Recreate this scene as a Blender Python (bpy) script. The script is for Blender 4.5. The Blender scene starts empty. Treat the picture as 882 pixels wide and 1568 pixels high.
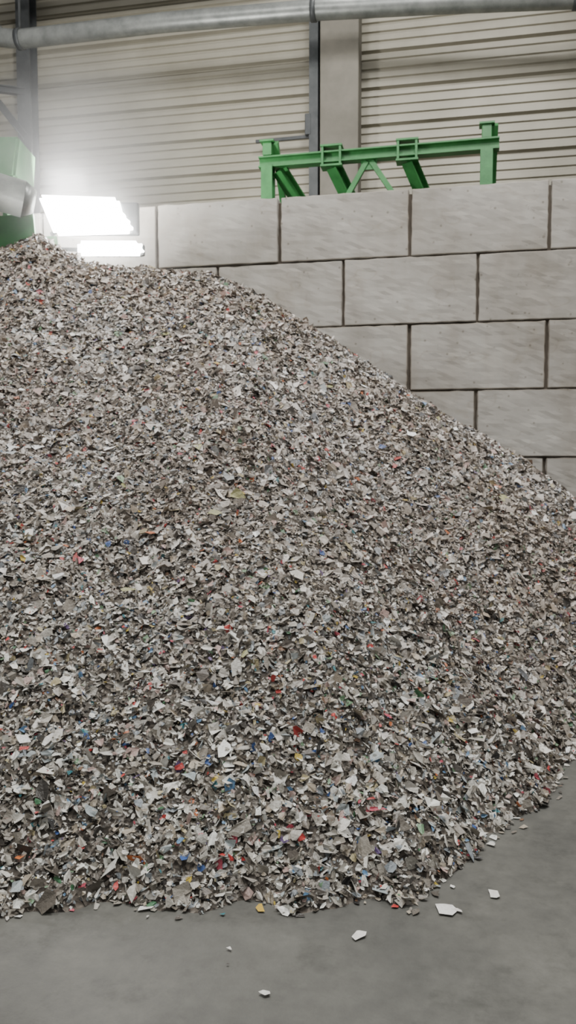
import bpy, bmesh, math, random
import numpy as np
from mathutils import Vector, Matrix
random.seed(7); rng=np.random.default_rng(11)
S=bpy.context.scene
ALPHA=math.atan(0.212)
U=Vector((math.cos(ALPHA),-math.sin(ALPHA),0)); N=Vector((-math.sin(ALPHA),-math.cos(ALPHA),0)) # N toward camera
def wall_y(x,y0): return y0-0.212*x
ROT=Matrix.Rotation(-ALPHA,4,'Z')

def lin(c):
    c=np.asarray(c,float)/255.
    return np.where(c<=.04045,c/12.92,((c+.055)/1.055)**2.4)
def L4(c): return tuple(lin(c))+(1,)

# ---------- material helpers ----------
def newmat(name):
    m=bpy.data.materials.new(name); m.use_nodes=True
    nt=m.node_tree; b=nt.nodes['Principled BSDF']; return m,nt,b
def noise(nt,scale,detail=4,rough=.6,vec=None):
    n=nt.nodes.new('ShaderNodeTexNoise'); n.inputs['Scale'].default_value=scale
    n.inputs['Detail'].default_value=detail; n.inputs['Roughness'].default_value=rough
    if vec: nt.links.new(vec,n.inputs['Vector'])
    return n
def ramp(nt,fac,stops):
    r=nt.nodes.new('ShaderNodeValToRGB'); e=r.color_ramp.elements
    while len(e)<len(stops): e.new(.5)
    for el,(p,c) in zip(e,stops): el.position=p; el.color=c
    nt.links.new(fac,r.inputs['Fac']); return r
def mix(nt,a,b,fac,mode='MIX'):
    m=nt.nodes.new('ShaderNodeMix'); m.data_type='RGBA'; m.blend_type=mode
    for sock,v in ((m.inputs[6],a),(m.inputs[7],b)):
        if hasattr(v,'links') or hasattr(v,'is_output'): nt.links.new(v,sock)
        else: sock.default_value=v
    if hasattr(fac,'is_output'): nt.links.new(fac,m.inputs[0])
    else: m.inputs[0].default_value=fac
    return m.outputs[2]
def bump(nt,b,h,strength,dist):
    bp=nt.nodes.new('ShaderNodeBump'); bp.inputs['Strength'].default_value=strength; bp.inputs['Distance'].default_value=dist
    nt.links.new(h,bp.inputs['Height']); nt.links.new(bp.outputs['Normal'],b.inputs['Normal'])
def coord(nt,scale=(1,1,1)):
    t=nt.nodes.new('ShaderNodeTexCoord'); m=nt.nodes.new('ShaderNodeMapping'); m.inputs['Scale'].default_value=scale
    nt.links.new(t.outputs['Object'],m.inputs['Vector']); return m.outputs['Vector']

def painted(name,c1,c2,rough=.5,metal=0,scale=6,bs=.1):
    m,nt,b=newmat(name); v=coord(nt)
    n=noise(nt,scale,6,.65,v); r=ramp(nt,n.outputs['Fac'],[(.3,L4(c1)),(.7,L4(c2))])
    nt.links.new(r.outputs['Color'],b.inputs['Base Color']); b.inputs['Roughness'].default_value=rough; b.inputs['Metallic'].default_value=metal
    n2=noise(nt,60,3,.5,v); bump(nt,b,n2.outputs['Fac'],bs,.01); return m

# ---------- mesh helpers ----------
def obj(name,me,parent=None,mats=()):
    o=bpy.data.objects.new(name,me); S.collection.objects.link(o)
    for m in mats: me.materials.append(m)
    if parent: o.parent=parent
    return o
def box_bm(bm,c,s,rot=None,bev=.0,mat=0,seg=2):
    M=Matrix.Translation(c)@(rot.to_4x4() if rot else Matrix.Identity(4))@Matrix.Diagonal((s[0],s[1],s[2],1))
    r=bmesh.ops.create_cube(bm,size=1,matrix=M); vs=r['verts']
    fs=set(f for v in vs for f in v.link_faces)
    if bev>0:
        es=list(set(e for v in vs for e in v.link_edges))
        rr=bmesh.ops.bevel(bm,geom=es,offset=bev,segments=seg,affect='EDGES',profile=.5)
        fs=set(rr['faces'])|set(f for f in fs if f.is_valid)
    for f in fs: f.material_index=mat
    return fs
def beam_bm(bm,p,q,w,h,web=.012,kind='I',mat=0,up=Vector((0,0,1))):
    """I / box section between two points"""
    p=Vector(p);q=Vector(q);d=(q-p);L=d.length;d.normalize()
    if abs(d.dot(up))>.95: up=N
    side=d.cross(up).normalized(); upp=side.cross(d).normalized()
    R=Matrix((d,side,upp)).transposed(); c=(p+q)/2
    if kind=='I':
        for s in (1,-1): box_bm(bm,c+upp*s*(h/2-web/2),(L,w,web),R,mat=mat)
        box_bm(bm,c,(L,web,h-2*web),R,mat=mat)
    else: box_bm(bm,c,(L,w,h),R,bev=min(w,h)*.08,mat=mat)
def cyl_bm(bm,p,q,r,seg=32,mat=0,caps=True,r2=None):
    p=Vector(p);q=Vector(q);d=q-p
    M=Matrix.Translation((p+q)/2)@d.to_track_quat('Z','Y').to_matrix().to_4x4()
    rr=bmesh.ops.create_cone(bm,cap_ends=caps,segments=seg,radius1=r,radius2=r2 if r2 is not None else r,depth=d.length,matrix=M)
    for f in set(f for v in rr['verts'] for f in v.link_faces):
        f.material_index=mat
        if len(f.verts)==4: f.smooth=True
def finish(bm,name,parent=None,mats=()):
    me=bpy.data.meshes.new(name); bm.to_mesh(me); bm.free(); return obj(name,me,parent,mats)
def tube(name,pts,r,parent,mat,res=12):
    cu=bpy.data.curves.new(name,'CURVE'); cu.dimensions='3D'; sp=cu.splines.new('POLY'); sp.points.add(len(pts)-1)
    for a,b in zip(sp.points,pts): a.co=(*b,1)
    cu.bevel_depth=r; cu.bevel_resolution=res; cu.use_fill_caps=True
    t=bpy.data.objects.new(name+'_c',cu); S.collection.objects.link(t)
    me=bpy.data.meshes.new_from_object(t.evaluated_get(bpy.context.evaluated_depsgraph_get()))
    bpy.data.objects.remove(t); 
    for p in me.polygons: p.use_smooth=True
    me.materials.clear(); me.name=name
    return obj(name,me,parent,(mat,))
def empty(name,loc=(0,0,0)):
    e=bpy.data.objects.new(name,None); S.collection.objects.link(e); e.empty_display_size=.3; return e

# ================= MATERIALS =================
# concrete floor
mf,nt,b=newmat('floor_concrete'); v=coord(nt)
n1=noise(nt,1.1,7,.62,v); r1=ramp(nt,n1.outputs['Fac'],[(.34,L4((78,78,74))),(.66,L4((112,111,104)))])
n2=noise(nt,14,6,.7,v); r2=ramp(nt,n2.outputs['Fac'],[(.3,(.76,.76,.76,1)),(.65,(1.03,1.03,1.03,1))])
c=mix(nt,r1.outputs['Color'],r2.outputs['Color'],1,'MULTIPLY')
n3=noise(nt,3.3,5,.8,v); r3=ramp(nt,n3.outputs['Fac'],[(.53,(1,1,1,1)),(.68,(.72,.72,.71,1))])
c=mix(nt,c,r3.outputs['Color'],1,'MULTIPLY')
nt.links.new(c,b.inputs['Base Color']); b.inputs['Roughness'].default_value=.5
bump(nt,b,n2.outputs['Fac'],.25,.01)

# block concrete
mb,nt,b=newmat('cast_block_concrete'); v=coord(nt)
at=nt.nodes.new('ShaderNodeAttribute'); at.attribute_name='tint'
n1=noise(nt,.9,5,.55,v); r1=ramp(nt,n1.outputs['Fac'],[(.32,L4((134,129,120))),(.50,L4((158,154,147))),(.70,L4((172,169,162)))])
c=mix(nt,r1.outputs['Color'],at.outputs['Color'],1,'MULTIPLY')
v2=coord(nt,(2.5,2.5,.7)); n2=noise(nt,1.2,3,.5,v2); r2=ramp(nt,n2.outputs['Fac'],[(.34,(.84,.81,.77,1)),(.5,(1,1,1,1))])
c=mix(nt,c,r2.outputs['Color'],.5,'MULTIPLY')
n4=noise(nt,6,5,.75,v); r4=ramp(nt,n4.outputs['Fac'],[(.28,(.52,.49,.45,1)),(.35,(1,1,1,1))])
c=mix(nt,c,r4.outputs['Color'],.8,'MULTIPLY')
n5=noise(nt,1.7,2,.5,coord(nt,(1,1,1.8))); r5=ramp(nt,n5.outputs['Fac'],[(.60,(1,1,1,1)),(.62,(.78,.74,.68,1)),(.64,(1,1,1,1))])
c=mix(nt,c,r5.outputs['Color'],.4,'MULTIPLY')
vo=nt.nodes.new('ShaderNodeTexVoronoi'); vo.inputs['Scale'].default_value=7; nt.links.new(v,vo.inputs['Vector'])
r7=ramp(nt,vo.outputs['Distance'],[(.07,(.5,.47,.42,1)),(.12,(1,1,1,1))]); c=mix(nt,c,r7.outputs['Color'],.7,'MULTIPLY')
nt.links.new(c,b.inputs['Base Color']); b.inputs['Roughness'].default_value=.85
bump(nt,b,n4.outputs['Fac'],.2,.02)

mclad=painted('cladding_sheet',(146,141,126),(164,159,144),.45,.15,1.0,.02)
mcol=painted('column_concrete',(112,108,98),(132,127,116),.8,0,2)
msteel=painted('dark_steel',(60,63,64),(84,86,86),.5,.3,4)
mpipe=painted('galvanised_pipe',(118,121,118),(152,154,150),.4,.5,5)
mgreen=painted('green_paint',(42,104,52),(62,130,70),.45,0,5)
mgreen2=painted('dusty_green_paint',(66,110,74),(96,130,96),.6,0,3)
mrub=painted('conveyor_rubber',(45,45,44),(70,68,64),.8,0,8)
mhouse=painted('lamp_housing',(60,62,62),(80,82,82),.5,.4,8)
mlamp,nt,b=newmat('led_panel'); b.inputs['Base Color'].default_value=(1,1,1,1)
b.inputs['Emission Color'].default_value=(1,.99,.96,1); b.inputs['Emission Strength'].default_value=60

# ================= FLOOR =================
bm=bmesh.new(); bmesh.ops.create_grid(bm,x_segments=4,y_segments=4,size=1,matrix=Matrix.Translation((0,5,0))@Matrix.Diagonal((14,12,1,1)))
finish(bm,'floor',mats=(mf,))

# ================= BUILDING WALL (corrugated cladding) =================
BY=14.5
prof=[]; z=0; k=0
while z<12.3:
    big=(k%4==3)
    if not big: prof+=[(z,0),(z+.085,0),(z+.10,-.035),(z+.135,-.035),(z+.15,0)]
    else:       prof+=[(z,0),(z+.06,0),(z+.062,-.08),(z+.125,-.08),(z+.15,0)]
    z+=.15; k+=1
bm=bmesh.new(); rows=[]
for x in (-13,-8,-4.65,-.5,.9,3,6.6,12):
    rows.append([bm.verts.new((x,wall_y(x,BY)-dv*math.cos(ALPHA),zz)) for zz,dv in prof])
for a,c2 in zip(rows[:-1],rows[1:]):
    for i in range(len(prof)-1):
        try: bm.faces.new((a[i],c2[i],c2[i+1],a[i+1]))
        except: pass
bm.normal_update(); finish(bm,'wall_back',mats=(mclad,))

# concrete columns + steel posts
def wp(x,y0,z): return Vector((x,wall_y(x,y0),z))
R3=ROT.to_3x3()
def column(x,w):
    bm=bmesh.new(); box_bm(bm,wp(x,BY-.26,6.1),(w,.40,12.2),R3,.02)
    return finish(bm,'concrete_column',mats=(mcol,))
column(.88,.64); column(6.3,.64)
bm=bmesh.new(); x=.45
beam_bm(bm,wp(x,BY-.22,0),wp(x,BY-.22,12.2),.15,.26,.02)
box_bm(bm,wp(x-.05,BY-.22,.02),(.25,.35,.04),R3)
box_bm(bm,wp(.34,BY-.3,7.15),(.10,.12,.34),R3,.01)
beam_bm(bm,wp(.36,BY-.25,6.98),wp(-.55,BY-.22,6.98),.05,.05,kind='B')
finish(bm,'steel_post',mats=(msteel,))
# left steel post with knee brackets
bm=bmesh.new()
beam_bm(bm,wp(-4.68,BY-.3,0),wp(-4.68,BY-.3,12.2),.26,.28,.02)
box_bm(bm,wp(-4.68,BY-.3,.02),(.45,.45,.04),R3)
beam_bm(bm,wp(-4.68,BY-.4,7.3),wp(-5.4,BY-.5,8.2),.12,.12,.015)
beam_bm(bm,wp(-4.68,BY-.4,8.1),wp(-5.6,BY-.5,8.25),.12,.12,.015)
finish(bm,'steel_post',mats=(msteel,))

# pipe near roof
e=empty('roof_pipe')
pts=[(-5.45,14.75,9.9),(-5.28,14.62,9.3),(-5.08,14.48,8.9),(-4.85,14.36,8.68),(-4.5,14.25,8.60),(-2,13.72,8.60),(.4,13.22,8.53),(2.3,12.82,8.42),(4.2,12.41,8.28),(8,11.6,8.05)]
tube('pipe_run',pts,.15,e,mpipe)
bm=bmesh.new()
for i in (4,6,8):
    p=Vector(pts[i]); d=(Vector(pts[i+1])-p).normalized()
    cyl_bm(bm,p-d*.04,p+d*.04,.17,32)
    beam_bm(bm,p+Vector((0,0,.1)),p+Vector((0,0,.95)),.03,.03,kind='B')
finish(bm,'pipe_clamps',e,(msteel,))
bm=bmesh.new()
beam_bm(bm,wp(-9,13.35,9.8),wp(9,13.35,9.8),.25,.35,.02)
finish(bm,'roof_girder',mats=(msteel,))

# ================= CONCRETE BLOCK WALL =================
bm=bmesh.new(); cl=bm.loops.layers.float_color.new('tint')
P0=Vector((-.107,10.33,0))
for row in range(6):               # row 0 is bottom
    zc=.4+.8*row; off=0 if (5-row)%2==0 else .8
    for i in range(-6,6):
        u0=off+1.6*i
        g=.028+random.random()*.018
        jit=random.uniform(-.012,.012); dz=random.uniform(-.008,.008) if row==5 else 0
        c=P0+U*(u0+.8)-N*(.4+jit); c.z=zc+dz
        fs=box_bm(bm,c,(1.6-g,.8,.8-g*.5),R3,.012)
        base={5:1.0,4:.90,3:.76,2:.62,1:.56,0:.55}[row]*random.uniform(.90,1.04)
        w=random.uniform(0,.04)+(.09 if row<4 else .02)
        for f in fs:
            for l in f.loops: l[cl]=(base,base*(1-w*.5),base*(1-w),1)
core=box_bm(bm,P0-N*.4+Vector((0,0,2.38)),(19.0,.69,4.72),R3)
for f in core:
    for l in f.loops: l[cl]=(.28,.24,.20,1)
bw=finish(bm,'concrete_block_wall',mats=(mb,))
sub=bw.modifiers.new('s','SUBSURF'); sub.subdivision_type='SIMPLE'; sub.levels=4; sub.render_levels=4
tx=bpy.data.textures.new('chip','CLOUDS'); tx.noise_scale=.11; tx.noise_depth=4
dm=bw.modifiers.new('d','DISPLACE'); dm.texture=tx; dm.strength=.028; dm.mid_level=.5; dm.texture_coords='LOCAL'

# ================= GREEN STEEL FRAME =================
GY=11.75
def gp(x,z,dy=0): return Vector((x,wall_y(x,GY)+dy,z))
bm=bmesh.new()
beam_bm(bm,gp(-.40,5.72),gp(2.80,5.74),.16,.15,.02)
for x in (-.28,2.64):
    beam_bm(bm,gp(x,0),gp(x,5.66),.16,.20,.02)
    box_bm(bm,gp(x,.015),(.34,.34,.03),R3)
    box_bm(bm,gp(x,5.90),(.13,.14,.18),R3,.01); box_bm(bm,gp(x,6.0),(.2,.2,.025),R3)
    beam_bm(bm,gp(x+.10,6.0),gp(x+.32,4.7,1.1),.09,.09,kind='B')
for x in (.61,1.62):
    for s in (-.12,.12): box_bm(bm,gp(x+s,5.73),(.03,.2,.27),R3)
    box_bm(bm,gp(x,5.865),(.30,.22,.025),R3); box_bm(bm,gp(x,5.60),(.30,.22,.025),R3)
    beam_bm(bm,gp(x+.02,5.62),gp(x+.72,4.55,.9),.16,.16,.02)
beam_bm(bm,gp(-.12,5.62),gp(.72,4.55,.9),.16,.16,.02)
beam_bm(bm,gp(1.08,5.64),gp(.62,4.85),.06,.07,kind='B')
beam_bm(bm,gp(1.14,5.64),gp(1.72,4.75),.06,.07,kind='B')
box_bm(bm,gp(1.11,5.6),(.22,.02,.14),R3)
beam_bm(bm,gp(-.5,4.65),gp(2.9,4.65),.12,.14,.02)
beam_bm(bm,gp(-.5,4.45,.95),gp(3.4,4.45,.95),.14,.16,.02)
for x in (-.3,3.2): beam_bm(bm,gp(x,0,.95),gp(x,4.37,.95),.14,.14,.02)
finish(bm,'green_steel_frame',mats=(mgreen,))

# ================= CONVEYOR / MACHINE (left) =================
e=empty('belt_conveyor')
CY=9.55
bm=bmesh.new()
for dy in (-.45,.45):
    beam_bm(bm,(-2.75,CY+dy,4.05),(-6.6,CY+dy,3.75),.05,.38,kind='B')
for k in range(5):
    t=k/4; p=Vector((-2.9-3.4*t,CY,4.02-.26*t)); beam_bm(bm,p+Vector((0,-.43,-.1)),p+Vector((0,.43,-.1)),.08,.08,kind='B')
finish(bm,'side_frame',e,(mgreen,))
bm=bmesh.new()
beam_bm(bm,(-3.0,CY,4.23),(-6.5,CY,3.98),.78,.02,kind='B'); beam_bm(bm,(-3.0,CY,3.99),(-6.5,CY,3.74),.78,.02,kind='B')
cyl_bm(bm,(-3.0,CY-.38,4.1),(-3.0,CY+.38,4.1),.12)
finish(bm,'belt',e,(mrub,))
bm=bmesh.new()
hv=[(-5.0,-.35,4.66),(-3.0,-.35,4.66),(-3.0,.35,4.66),(-5.0,.35,4.66),(-4.9,-.3,5.12),(-2.95,-.3,5.12),(-2.95,.3,5.12),(-4.9,.3,5.12)]
vs=[bm.verts.new((a,CY+b_,c_)) for a,b_,c_ in hv]
for f in ((0,1,5,4),(1,2,6,5),(2,3,7,6),(3,0,4,7),(4,5,6,7),(3,2,1,0)): bm.faces.new([vs[i] for i in f])
bmesh.ops.bevel(bm,geom=list(bm.edges),offset=.03,segments=3,affect='EDGES')
box_bm(bm,(-3.9,CY-.36,4.9),(.05,.08,.5)); box_bm(bm,(-3.35,CY-.36,4.9),(.05,.08,.5)); 
finish(bm,'hood',e,(mgreen2,))
bm=bmesh.new()
A0=Vector((-5.0,8.05,4.75)); A1=Vector((-2.72,9.0,4.33)); d=(A1-A0).normalized()
cyl_bm(bm,A0,A1-d*.12,.19,40); cyl_bm(bm,A1-d*.12,A1,.19,40,r2=.12)
for t in (.45,.8): p=A0.lerp(A1,t); cyl_bm(bm,p,p+d*.06,.21,40)
beam_bm(bm,A0.lerp(A1,.82)+Vector((0,.1,0)),A0.lerp(A1,.82)+Vector((0,.55,-.1)),.06,.06,kind='B')
finish(bm,'duct',e,(mpipe,))
bm=bmesh.new()
for x in (-4.4,-6.2):
    for dy in (-.45,.45): beam_bm(bm,(x,CY+dy,0),(x,CY+dy,3.8),.12,.12,.015)
for x in (-4.9,-3.1):
    for dy in (-.33,.33): beam_bm(bm,(x,CY+dy,4.0),(x,CY+dy,4.68),.06,.06,kind='B')
finish(bm,'legs',e,(mgreen,))

# floodlights: cast housing + luminous lens
def flood(outline,y,arm):
    e=empty('flood_light'); n=len(outline)
    cx=sum(p[0] for p in outline)/n; cz=sum(p[1] for p in outline)/n
    bm=bmesh.new()
    fr=[bm.verts.new((x,y,z)) for x,z in outline]; bk=[bm.verts.new((x,y+.1,z)) for x,z in outline]
    bm.faces.new(fr); bm.faces.new(bk[::-1])
    for i in range(n): bm.faces.new((fr[i],bk[i],bk[(i+1)%n],fr[(i+1)%n]))
    bmesh.ops.recalc_face_normals(bm,faces=list(bm.faces))
    bmesh.ops.bevel(bm,geom=list(bm.edges),offset=.04,segments=5,affect='EDGES')
    for f in bm.faces: f.smooth=True
    finish(bm,'lens',e,(mlamp,))
    w=max(p[0] for p in outline)-min(p[0] for p in outline); h=max(p[1] for p in outline)-min(p[1] for p in outline)
    bm=bmesh.new(); box_bm(bm,(cx,y+.14,cz),(w*.8,.10,h*.8),None,.02)
    for k in range(9): box_bm(bm,(cx+(k-4)*w/12,y+.2,cz),(.012,.06,h*.7))
    beam_bm(bm,(cx-w*.3,y+.14,cz),arm,.04,.04,kind='B')
    finish(bm,'housing',e,(mhouse,))
flood([(-2.80,4.53),(-1.90,4.50),(-1.85,4.30),(-1.745,4.22),(-1.745,4.11),(-2.62,4.085)],9.35,(-2.72,CY+.05,4.15))
flood([(-2.36,4.02),(-1.67,4.02),(-1.61,3.95),(-1.63,3.86),(-2.36,3.86)],9.33,(-2.72,CY+.1,4.0))

# ================= HEAP =================
def vnoise(x,y,seed):
    r=np.random.default_rng(seed).random((256,256)); xi=np.floor(x).astype(int);yi=np.floor(y).astype(int)
    fx=x-xi;fy=y-yi;fx=fx*fx*(3-2*fx);fy=fy*fy*(3-2*fy)
    g=lambda a,b:r[a%256,b%256]
    return (g(xi,yi)*(1-fx)+g(xi+1,yi)*fx)*(1-fy)+(g(xi,yi+1)*(1-fx)+g(xi+1,yi+1)*fx)*fy-.5
BX,RY=-.85,8.95
def height(x,y):
    xc=np.clip(x,-6.5,BX)
    hr=np.interp(xc,[-6.5,-4.5,-3.3,-2.95,-2.65,-2.4,-2.1,-1.6,-1.0,-.8],[3.5,3.64,3.74,3.86,3.99,3.82,3.66,3.60,3.54,3.48])
    dx=x-xc; dy=y-RY; d=np.sqrt(dx*dx+dy*dy)
    ang=np.degrees(np.arctan2(dx,-dy))
    R=np.interp(ang,[-90,0,6,12,18,25,40,60,74,120],[6.12,6.12,6.2,6.2,5.80,5.30,5.33,5.45,5.52,5.55])
    R=R+.10*vnoise(x*1.7+5,y*1.7,3)
    dd=np.sqrt(d*d+.09)-.3
    k=np.clip(d/1.2,0,1); hr2=hr*(1-k)+np.interp(xc,[-6.5,-.8],[3.62,3.54])*k
    h=hr2*(1-dd/(R-.28))
    h=h+.14*vnoise(x*.8,y*.8,1)*np.clip(h,0,1)+.10*vnoise(x*2.1,y*2.1,2)*np.clip(h*2,.1,1)+.055*vnoise(x*6,y*6,4)+.035*vnoise(x*13,y*13,6)
    return h
WY=10.262
nx,ny=380,300
xs=np.linspace(-9,6.5,nx); vv=np.linspace(0,1,ny)
X,V=np.meshgrid(xs,vv,indexing='ij'); Ylim=WY-.212*X; Y=2.2+(Ylim-2.2)*V
H=height(X,Y); Hc=np.maximum(H,-.04)
verts=np.stack([X,Y,Hc],-1).reshape(-1,3)
idx=np.arange(nx*ny).reshape(nx,ny)
q=np.stack([idx[:-1,:-1],idx[1:,:-1],idx[1:,1:],idx[:-1,1:]],-1).reshape(-1,4)
keep=(H.reshape(-1)[q]>-.03).any(1); q=q[keep]
used=np.unique(q); remap=-np.ones(nx*ny,int); remap[used]=np.arange(len(used)); bv=verts[used]; bq=remap[q]

pal=[((234,231,227),16),((214,209,204),14),((184,179,172),13),((162,155,147),12),((142,134,126),11),((116,108,100),9.5),((188,175,159),6),
 ((150,157,166),5),((172,181,186),4),((92,85,79),6.5),((58,54,50),5),((30,30,33),2.3),((182,170,134),1.6),((190,162,157),3),
 ((196,58,56),.95),((192,74,96),.75),((52,92,162),.95),((106,148,190),1.1),((50,124,136),.55),((56,114,74),.8),((130,166,132),.85),((210,184,78),.6),((208,116,64),.65),((96,72,124),.3),((120,88,66),1.3),((251,250,248),8)]
PC=np.array([lin(c) for c,w in pal]); PW=np.array([w for c,w in pal]); PW=PW/PW.sum()

def flakes(px,py,pz,nrm,size,tilt,col=None,fmax=.75):
    n=len(px)
    nn=nrm+tilt*rng.normal(size=(n,3)); nn/=np.linalg.norm(nn,axis=1)[:,None]
    nn[:,2]=np.where(nn[:,2]<0.05,np.abs(nn[:,2])+.05,nn[:,2])
    nn/=np.linalg.norm(nn,axis=1)[:,None]
    rv=rng.normal(size=(n,3)); t=np.cross(nn,rv); t/=np.linalg.norm(t,axis=1)[:,None]; s=np.cross(nn,t)
    asp=rng.uniform(.35,1.0,n); A=(np.arange(6)*math.pi/3)[None,:]+rng.uniform(-.42,.42,(n,6))
    rr=size[:,None]*rng.uniform(.5,1.25,(n,6))
    a=np.cos(A)*rr; b_=np.sin(A)*rr*asp[:,None]
    fold=rng.uniform(-.1,fmax,n)*rng.choice([1,1,-1],n)
    c_=np.abs(b_)*fold[:,None]+rng.normal(size=(n,6))*size[:,None]*.12*min(1,fmax*1.3)
    P=np.stack([px,py,pz],-1)[:,None,:]+a[...,None]*t[:,None,:]+b_[...,None]*s[:,None,:]+c_[...,None]*nn[:,None,:]
    i0=np.arange(n)*6
    F=np.stack([np.stack([i0,i0+1,i0+2,i0+3],-1),np.stack([i0,i0+3,i0+4,i0+5],-1)],1).reshape(-1,4)
    if col is None:
        ci=rng.choice(len(PC),n,p=PW)
        big=(size>.026)&(ci>=14)&(ci<=24)          # large sheets are mostly film-white, not coloured
        ci=np.where(big&(rng.random(n)<.75),rng.integers(0,5,n),ci)
        col=PC[ci]*rng.uniform(.8,1.1,n)[:,None]
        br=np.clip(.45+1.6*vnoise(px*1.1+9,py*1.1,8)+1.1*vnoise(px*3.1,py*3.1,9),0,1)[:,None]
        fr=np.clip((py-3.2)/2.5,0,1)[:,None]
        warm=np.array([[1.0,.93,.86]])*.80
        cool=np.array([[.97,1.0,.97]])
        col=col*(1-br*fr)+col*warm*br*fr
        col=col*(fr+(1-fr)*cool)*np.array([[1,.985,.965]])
        dust_haze=lin((162,155,146))[None,:]; dk=.05+.16*fr  # even dust tone, plus distance haze painted into the flake colours
        col=col*(1-dk)+dust_haze*dk
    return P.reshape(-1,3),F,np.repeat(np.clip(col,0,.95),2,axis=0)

def sample(n,xr,yr,cond):
    x=rng.uniform(*xr,n); y=rng.uniform(*yr,n); h=height(x,y)
    m=(h>.0)&(y<WY-.212*x-.03)&cond(x,y); x,y,h=x[m],y[m],h[m]
    e_=.04; hx=(height(x+e_,y)-height(x-e_,y))/(2*e_); hy=(height(x,y+e_)-height(x,y-e_))/(2*e_)
    n_=np.stack([-hx,-hy,np.ones_like(hx)],-1); n_/=np.linalg.norm(n_,axis=1)[:,None]
    return x,y,h,n_
view=lambda x,y:(np.abs(x)<.37*y+.9)
AV=[];AF=[];AC=[];base=0
def add(P,F,C):
    global base
    AV.append(P);AF.append(F+base);AC.append(C);base+=len(P)
A=14.5*8.8
def dens(d): return int(A*d)
for d,mu,sg,lo,hi,cond in [
  (3600,.0155,.42,-.006,.024,view),
  (2900,.0088,.30,.000,.022,lambda x,y:view(x,y)&(y<6.5)),
  (150,.030,.25,.008,.028,view),
  (500,.024,.3,0,.02,lambda x,y:~view(x,y))]:
    x,y,h,n_=sample(dens(d),(-9,5.5),(2.2,11),cond)
    far=np.clip((y-3)/6,0,1)
    sz=mu*np.exp(rng.normal(size=len(x))*sg)*(1+.3*far)
    l=rng.uniform(lo,hi,len(x)); 
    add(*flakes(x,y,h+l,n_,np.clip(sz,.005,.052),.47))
x=rng.uniform(-4,3.5,40000); y=rng.uniform(2.3,9,40000); h=height(x,y)
mm=(h<0.0)&(h>-.10)&(rng.random(40000)<np.exp(h/.013)*.9); x,y=x[mm],y[mm]
add(*flakes(x,y,np.full(len(x),.006),np.tile([0,0,1.],(len(x),1)),rng.uniform(.008,.026,len(x)),.10,None,.3))
sp=[(.56,2.80,.040,(245,243,238)),(.60,2.785,.024,(235,230,224)),(.75,2.90,.030,(238,235,228)),(.24,2.64,.030,(240,237,230)),(-.19,2.56,.014,(225,222,216)),(-.07,2.34,.016,(230,228,220)),(-.19,2.48,.007,(70,66,60)),
 (-.50,2.80,.045,(235,232,226)),(-.88,2.83,.035,(215,215,210)),(-.10,2.80,.025,(205,170,70))]
for X0,Y0,s_,c_ in sp:
    add(*flakes(np.array([X0]),np.array([Y0]),np.array([.008]),np.array([[0,0,1.]]),np.array([s_]),.05,np.array([lin(c_)]),.2))
x,y,h,n_=sample(1800,(-3,3),(2.9,8),view); k=110; x,y,h,n_=x[:k],y[:k],h[:k],n_[:k]
add(*flakes(x,y,h+.03,n_,rng.uniform(.030,.054,len(x)),.25,np.array([lin(c) for c in [(250,249,246),(235,232,226),(205,200,190),(160,158,112),(245,245,243)]])[rng.integers(0,5,len(x))]))

fv=np.concatenate(AV); ff=np.concatenate(AF); fc=np.concatenate(AC)
fv[:,2]=np.maximum(fv[:,2],.003)
lim=WY-.212*fv[:,0]-.002; fv[:,1]=np.minimum(fv[:,1],lim)
AVt=np.concatenate([bv,fv]); FT=np.concatenate([bq,ff+len(bv)])
me=bpy.data.meshes.new('shredded_plastic_heap')
me.vertices.add(len(AVt)); me.vertices.foreach_set('co',AVt.astype(np.float32).ravel())
me.loops.add(FT.size); me.loops.foreach_set('vertex_index',FT.astype(np.int32).ravel())
me.polygons.add(len(FT)); me.polygons.foreach_set('loop_start',(np.arange(len(FT))*4).astype(np.int32))
try: me.polygons.foreach_set('loop_total',np.full(len(FT),4,np.int32))
except Exception: pass
mi=np.concatenate([np.zeros(len(bq),np.int32),np.ones(len(ff),np.int32)]); me.polygons.foreach_set('material_index',mi)
me.update(calc_edges=True)
ca=me.attributes.new('flake_color','FLOAT_COLOR','FACE')
cc=np.ones((len(FT),4),np.float32); cc[len(bq):,:3]=fc; cc[:len(bq),:3]=lin((110,102,94)); ca.data.foreach_set('color',cc.ravel())
me.polygons.foreach_set('use_smooth',np.zeros(len(FT),bool))

mh,nt,b=newmat('heap_fines'); v=coord(nt)
vo=nt.nodes.new('ShaderNodeTexVoronoi'); vo.inputs['Scale'].default_value=50; nt.links.new(v,vo.inputs['Vector'])
sep=nt.nodes.new('ShaderNodeSeparateColor'); nt.links.new(vo.outputs['Color'],sep.inputs['Color'])
r=ramp(nt,sep.outputs['Red'],[(0,L4((44,40,36))),(.5,L4((86,79,71))),(.8,L4((120,112,102))),(1,L4((160,154,146)))]) 
nt.links.new(r.outputs['Color'],b.inputs['Base Color']); b.inputs['Roughness'].default_value=.9
bump(nt,b,vo.outputs['Distance'],.8,.02)
ml,nt,b=newmat('plastic_flake'); at=nt.nodes.new('ShaderNodeAttribute'); at.attribute_name='flake_color'
v=coord(nt); n=noise(nt,70,3,.6,v); r=ramp(nt,n.outputs['Fac'],[(.3,(.8,.79,.78,1)),(.6,(1,1,1,1))])
c=mix(nt,at.outputs['Color'],r.outputs['Color'],1,'MULTIPLY'); nt.links.new(c,b.inputs['Base Color']); b.inputs['Roughness'].default_value=.42
bump(nt,b,n.outputs['Fac'],.5,.01)
obj('shredded_plastic_heap',me,mats=(mh,ml))
print('flakes',len(ff)//2)

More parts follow.
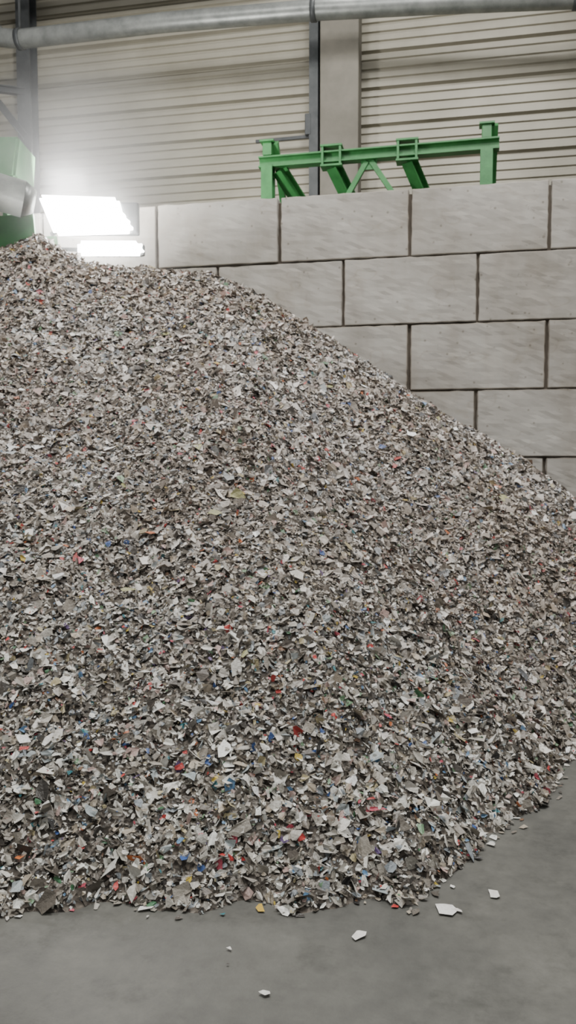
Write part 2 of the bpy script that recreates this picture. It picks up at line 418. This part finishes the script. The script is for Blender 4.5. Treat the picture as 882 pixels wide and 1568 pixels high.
# ================= DUST =================
bm=bmesh.new(); bmesh.ops.create_icosphere(bm,subdivisions=3,radius=1,matrix=Matrix.Translation((-2.45,9.3,4.65))@Matrix.Diagonal((1.9,.95,1.6,1)))
md=bpy.data.materials.new('airborne_dust'); md.use_nodes=True; nt=md.node_tree; nt.nodes.clear()
out=nt.nodes.new('ShaderNodeOutputMaterial'); vs_=nt.nodes.new('ShaderNodeVolumeScatter'); vs_.inputs['Anisotropy'].default_value=.2
g=nt.nodes.new('ShaderNodeTexCoord'); 
sub_=nt.nodes.new('ShaderNodeMapping'); sub_.vector_type='POINT'; nt.links.new(g.outputs['Generated'],sub_.inputs['Vector'])
sub_.inputs['Location'].default_value=(-1,-1,-1); sub_.inputs['Scale'].default_value=(2,2,2)
gr=nt.nodes.new('ShaderNodeTexGradient'); gr.gradient_type='SPHERICAL'; nt.links.new(sub_.outputs['Vector'],gr.inputs['Vector'])
nn_=nt.nodes.new('ShaderNodeTexNoise'); nn_.inputs['Scale'].default_value=1.5; nt.links.new(g.outputs['Object'],nn_.inputs['Vector'])
m1=nt.nodes.new('ShaderNodeMath'); m1.operation='MULTIPLY'; nt.links.new(gr.outputs['Fac'],m1.inputs[0]); nt.links.new(nn_.outputs['Fac'],m1.inputs[1])
m2=nt.nodes.new('ShaderNodeMath'); m2.operation='MULTIPLY'; nt.links.new(m1.outputs[0],m2.inputs[0]); m2.inputs[1].default_value=.95
nt.links.new(m2.outputs[0],vs_.inputs['Density']); nt.links.new(vs_.outputs[0],out.inputs['Volume'])
finish(bm,'dust_cloud',mats=(md,))

# ================= LIGHTS =================
w=bpy.data.worlds.new('hall_ambient'); S.world=w; w.use_nodes=True
bg=w.node_tree.nodes['Background']; bg.inputs['Color'].default_value=(1,.995,.98,1); bg.inputs['Strength'].default_value=.39
def area(name,loc,size,power,target,col=(1,.988,.965)):
    l=bpy.data.lights.new(name,'AREA'); l.size=size; l.energy=power; l.color=col
    o=bpy.data.objects.new(name,l); S.collection.objects.link(o); o.location=loc
    o.rotation_euler=(Vector(target)-Vector(loc)).to_track_quat('-Z','Y').to_euler()
area('high_bay_light',(2.0,5.5,11),1.6,720,(1,7.5,0))
area('high_bay_light',(-3.5,4.5,11),1.6,570,(-2.5,7,0))
area('high_bay_light',(1,1.5,10.5),1.6,310,(1,8,1))
area('high_bay_light',(1,12.2,11.2),1.2,120,(1,13.5,5))
area('flood_spill',(-2.6,9.9,4.75),.4,230,(-3.0,14,7.5))

# ================= CAMERA =================
cam=bpy.data.cameras.new('camera'); co=bpy.data.objects.new('camera',cam); S.collection.objects.link(co)
co.location=(0,0,1.6); co.rotation_euler=(math.radians(90-3.83),0,0)
cam.sensor_fit='VERTICAL'; cam.sensor_height=36; cam.lens=28.8; cam.clip_end=200
cam.dof.use_dof=True; cam.dof.focus_distance=1.7; cam.dof.aperture_fstop=11
S.camera=co

# turn the whole site so the walls run along the world X axis
RA=Matrix.Rotation(ALPHA,4,'Z')
for o in list(S.objects):
    if o.type=='MESH': o.data.transform(RA)
    elif o.type in('LIGHT','CAMERA'):
        o.matrix_world=RA@(Matrix.Translation(o.location)@o.rotation_euler.to_matrix().to_4x4())
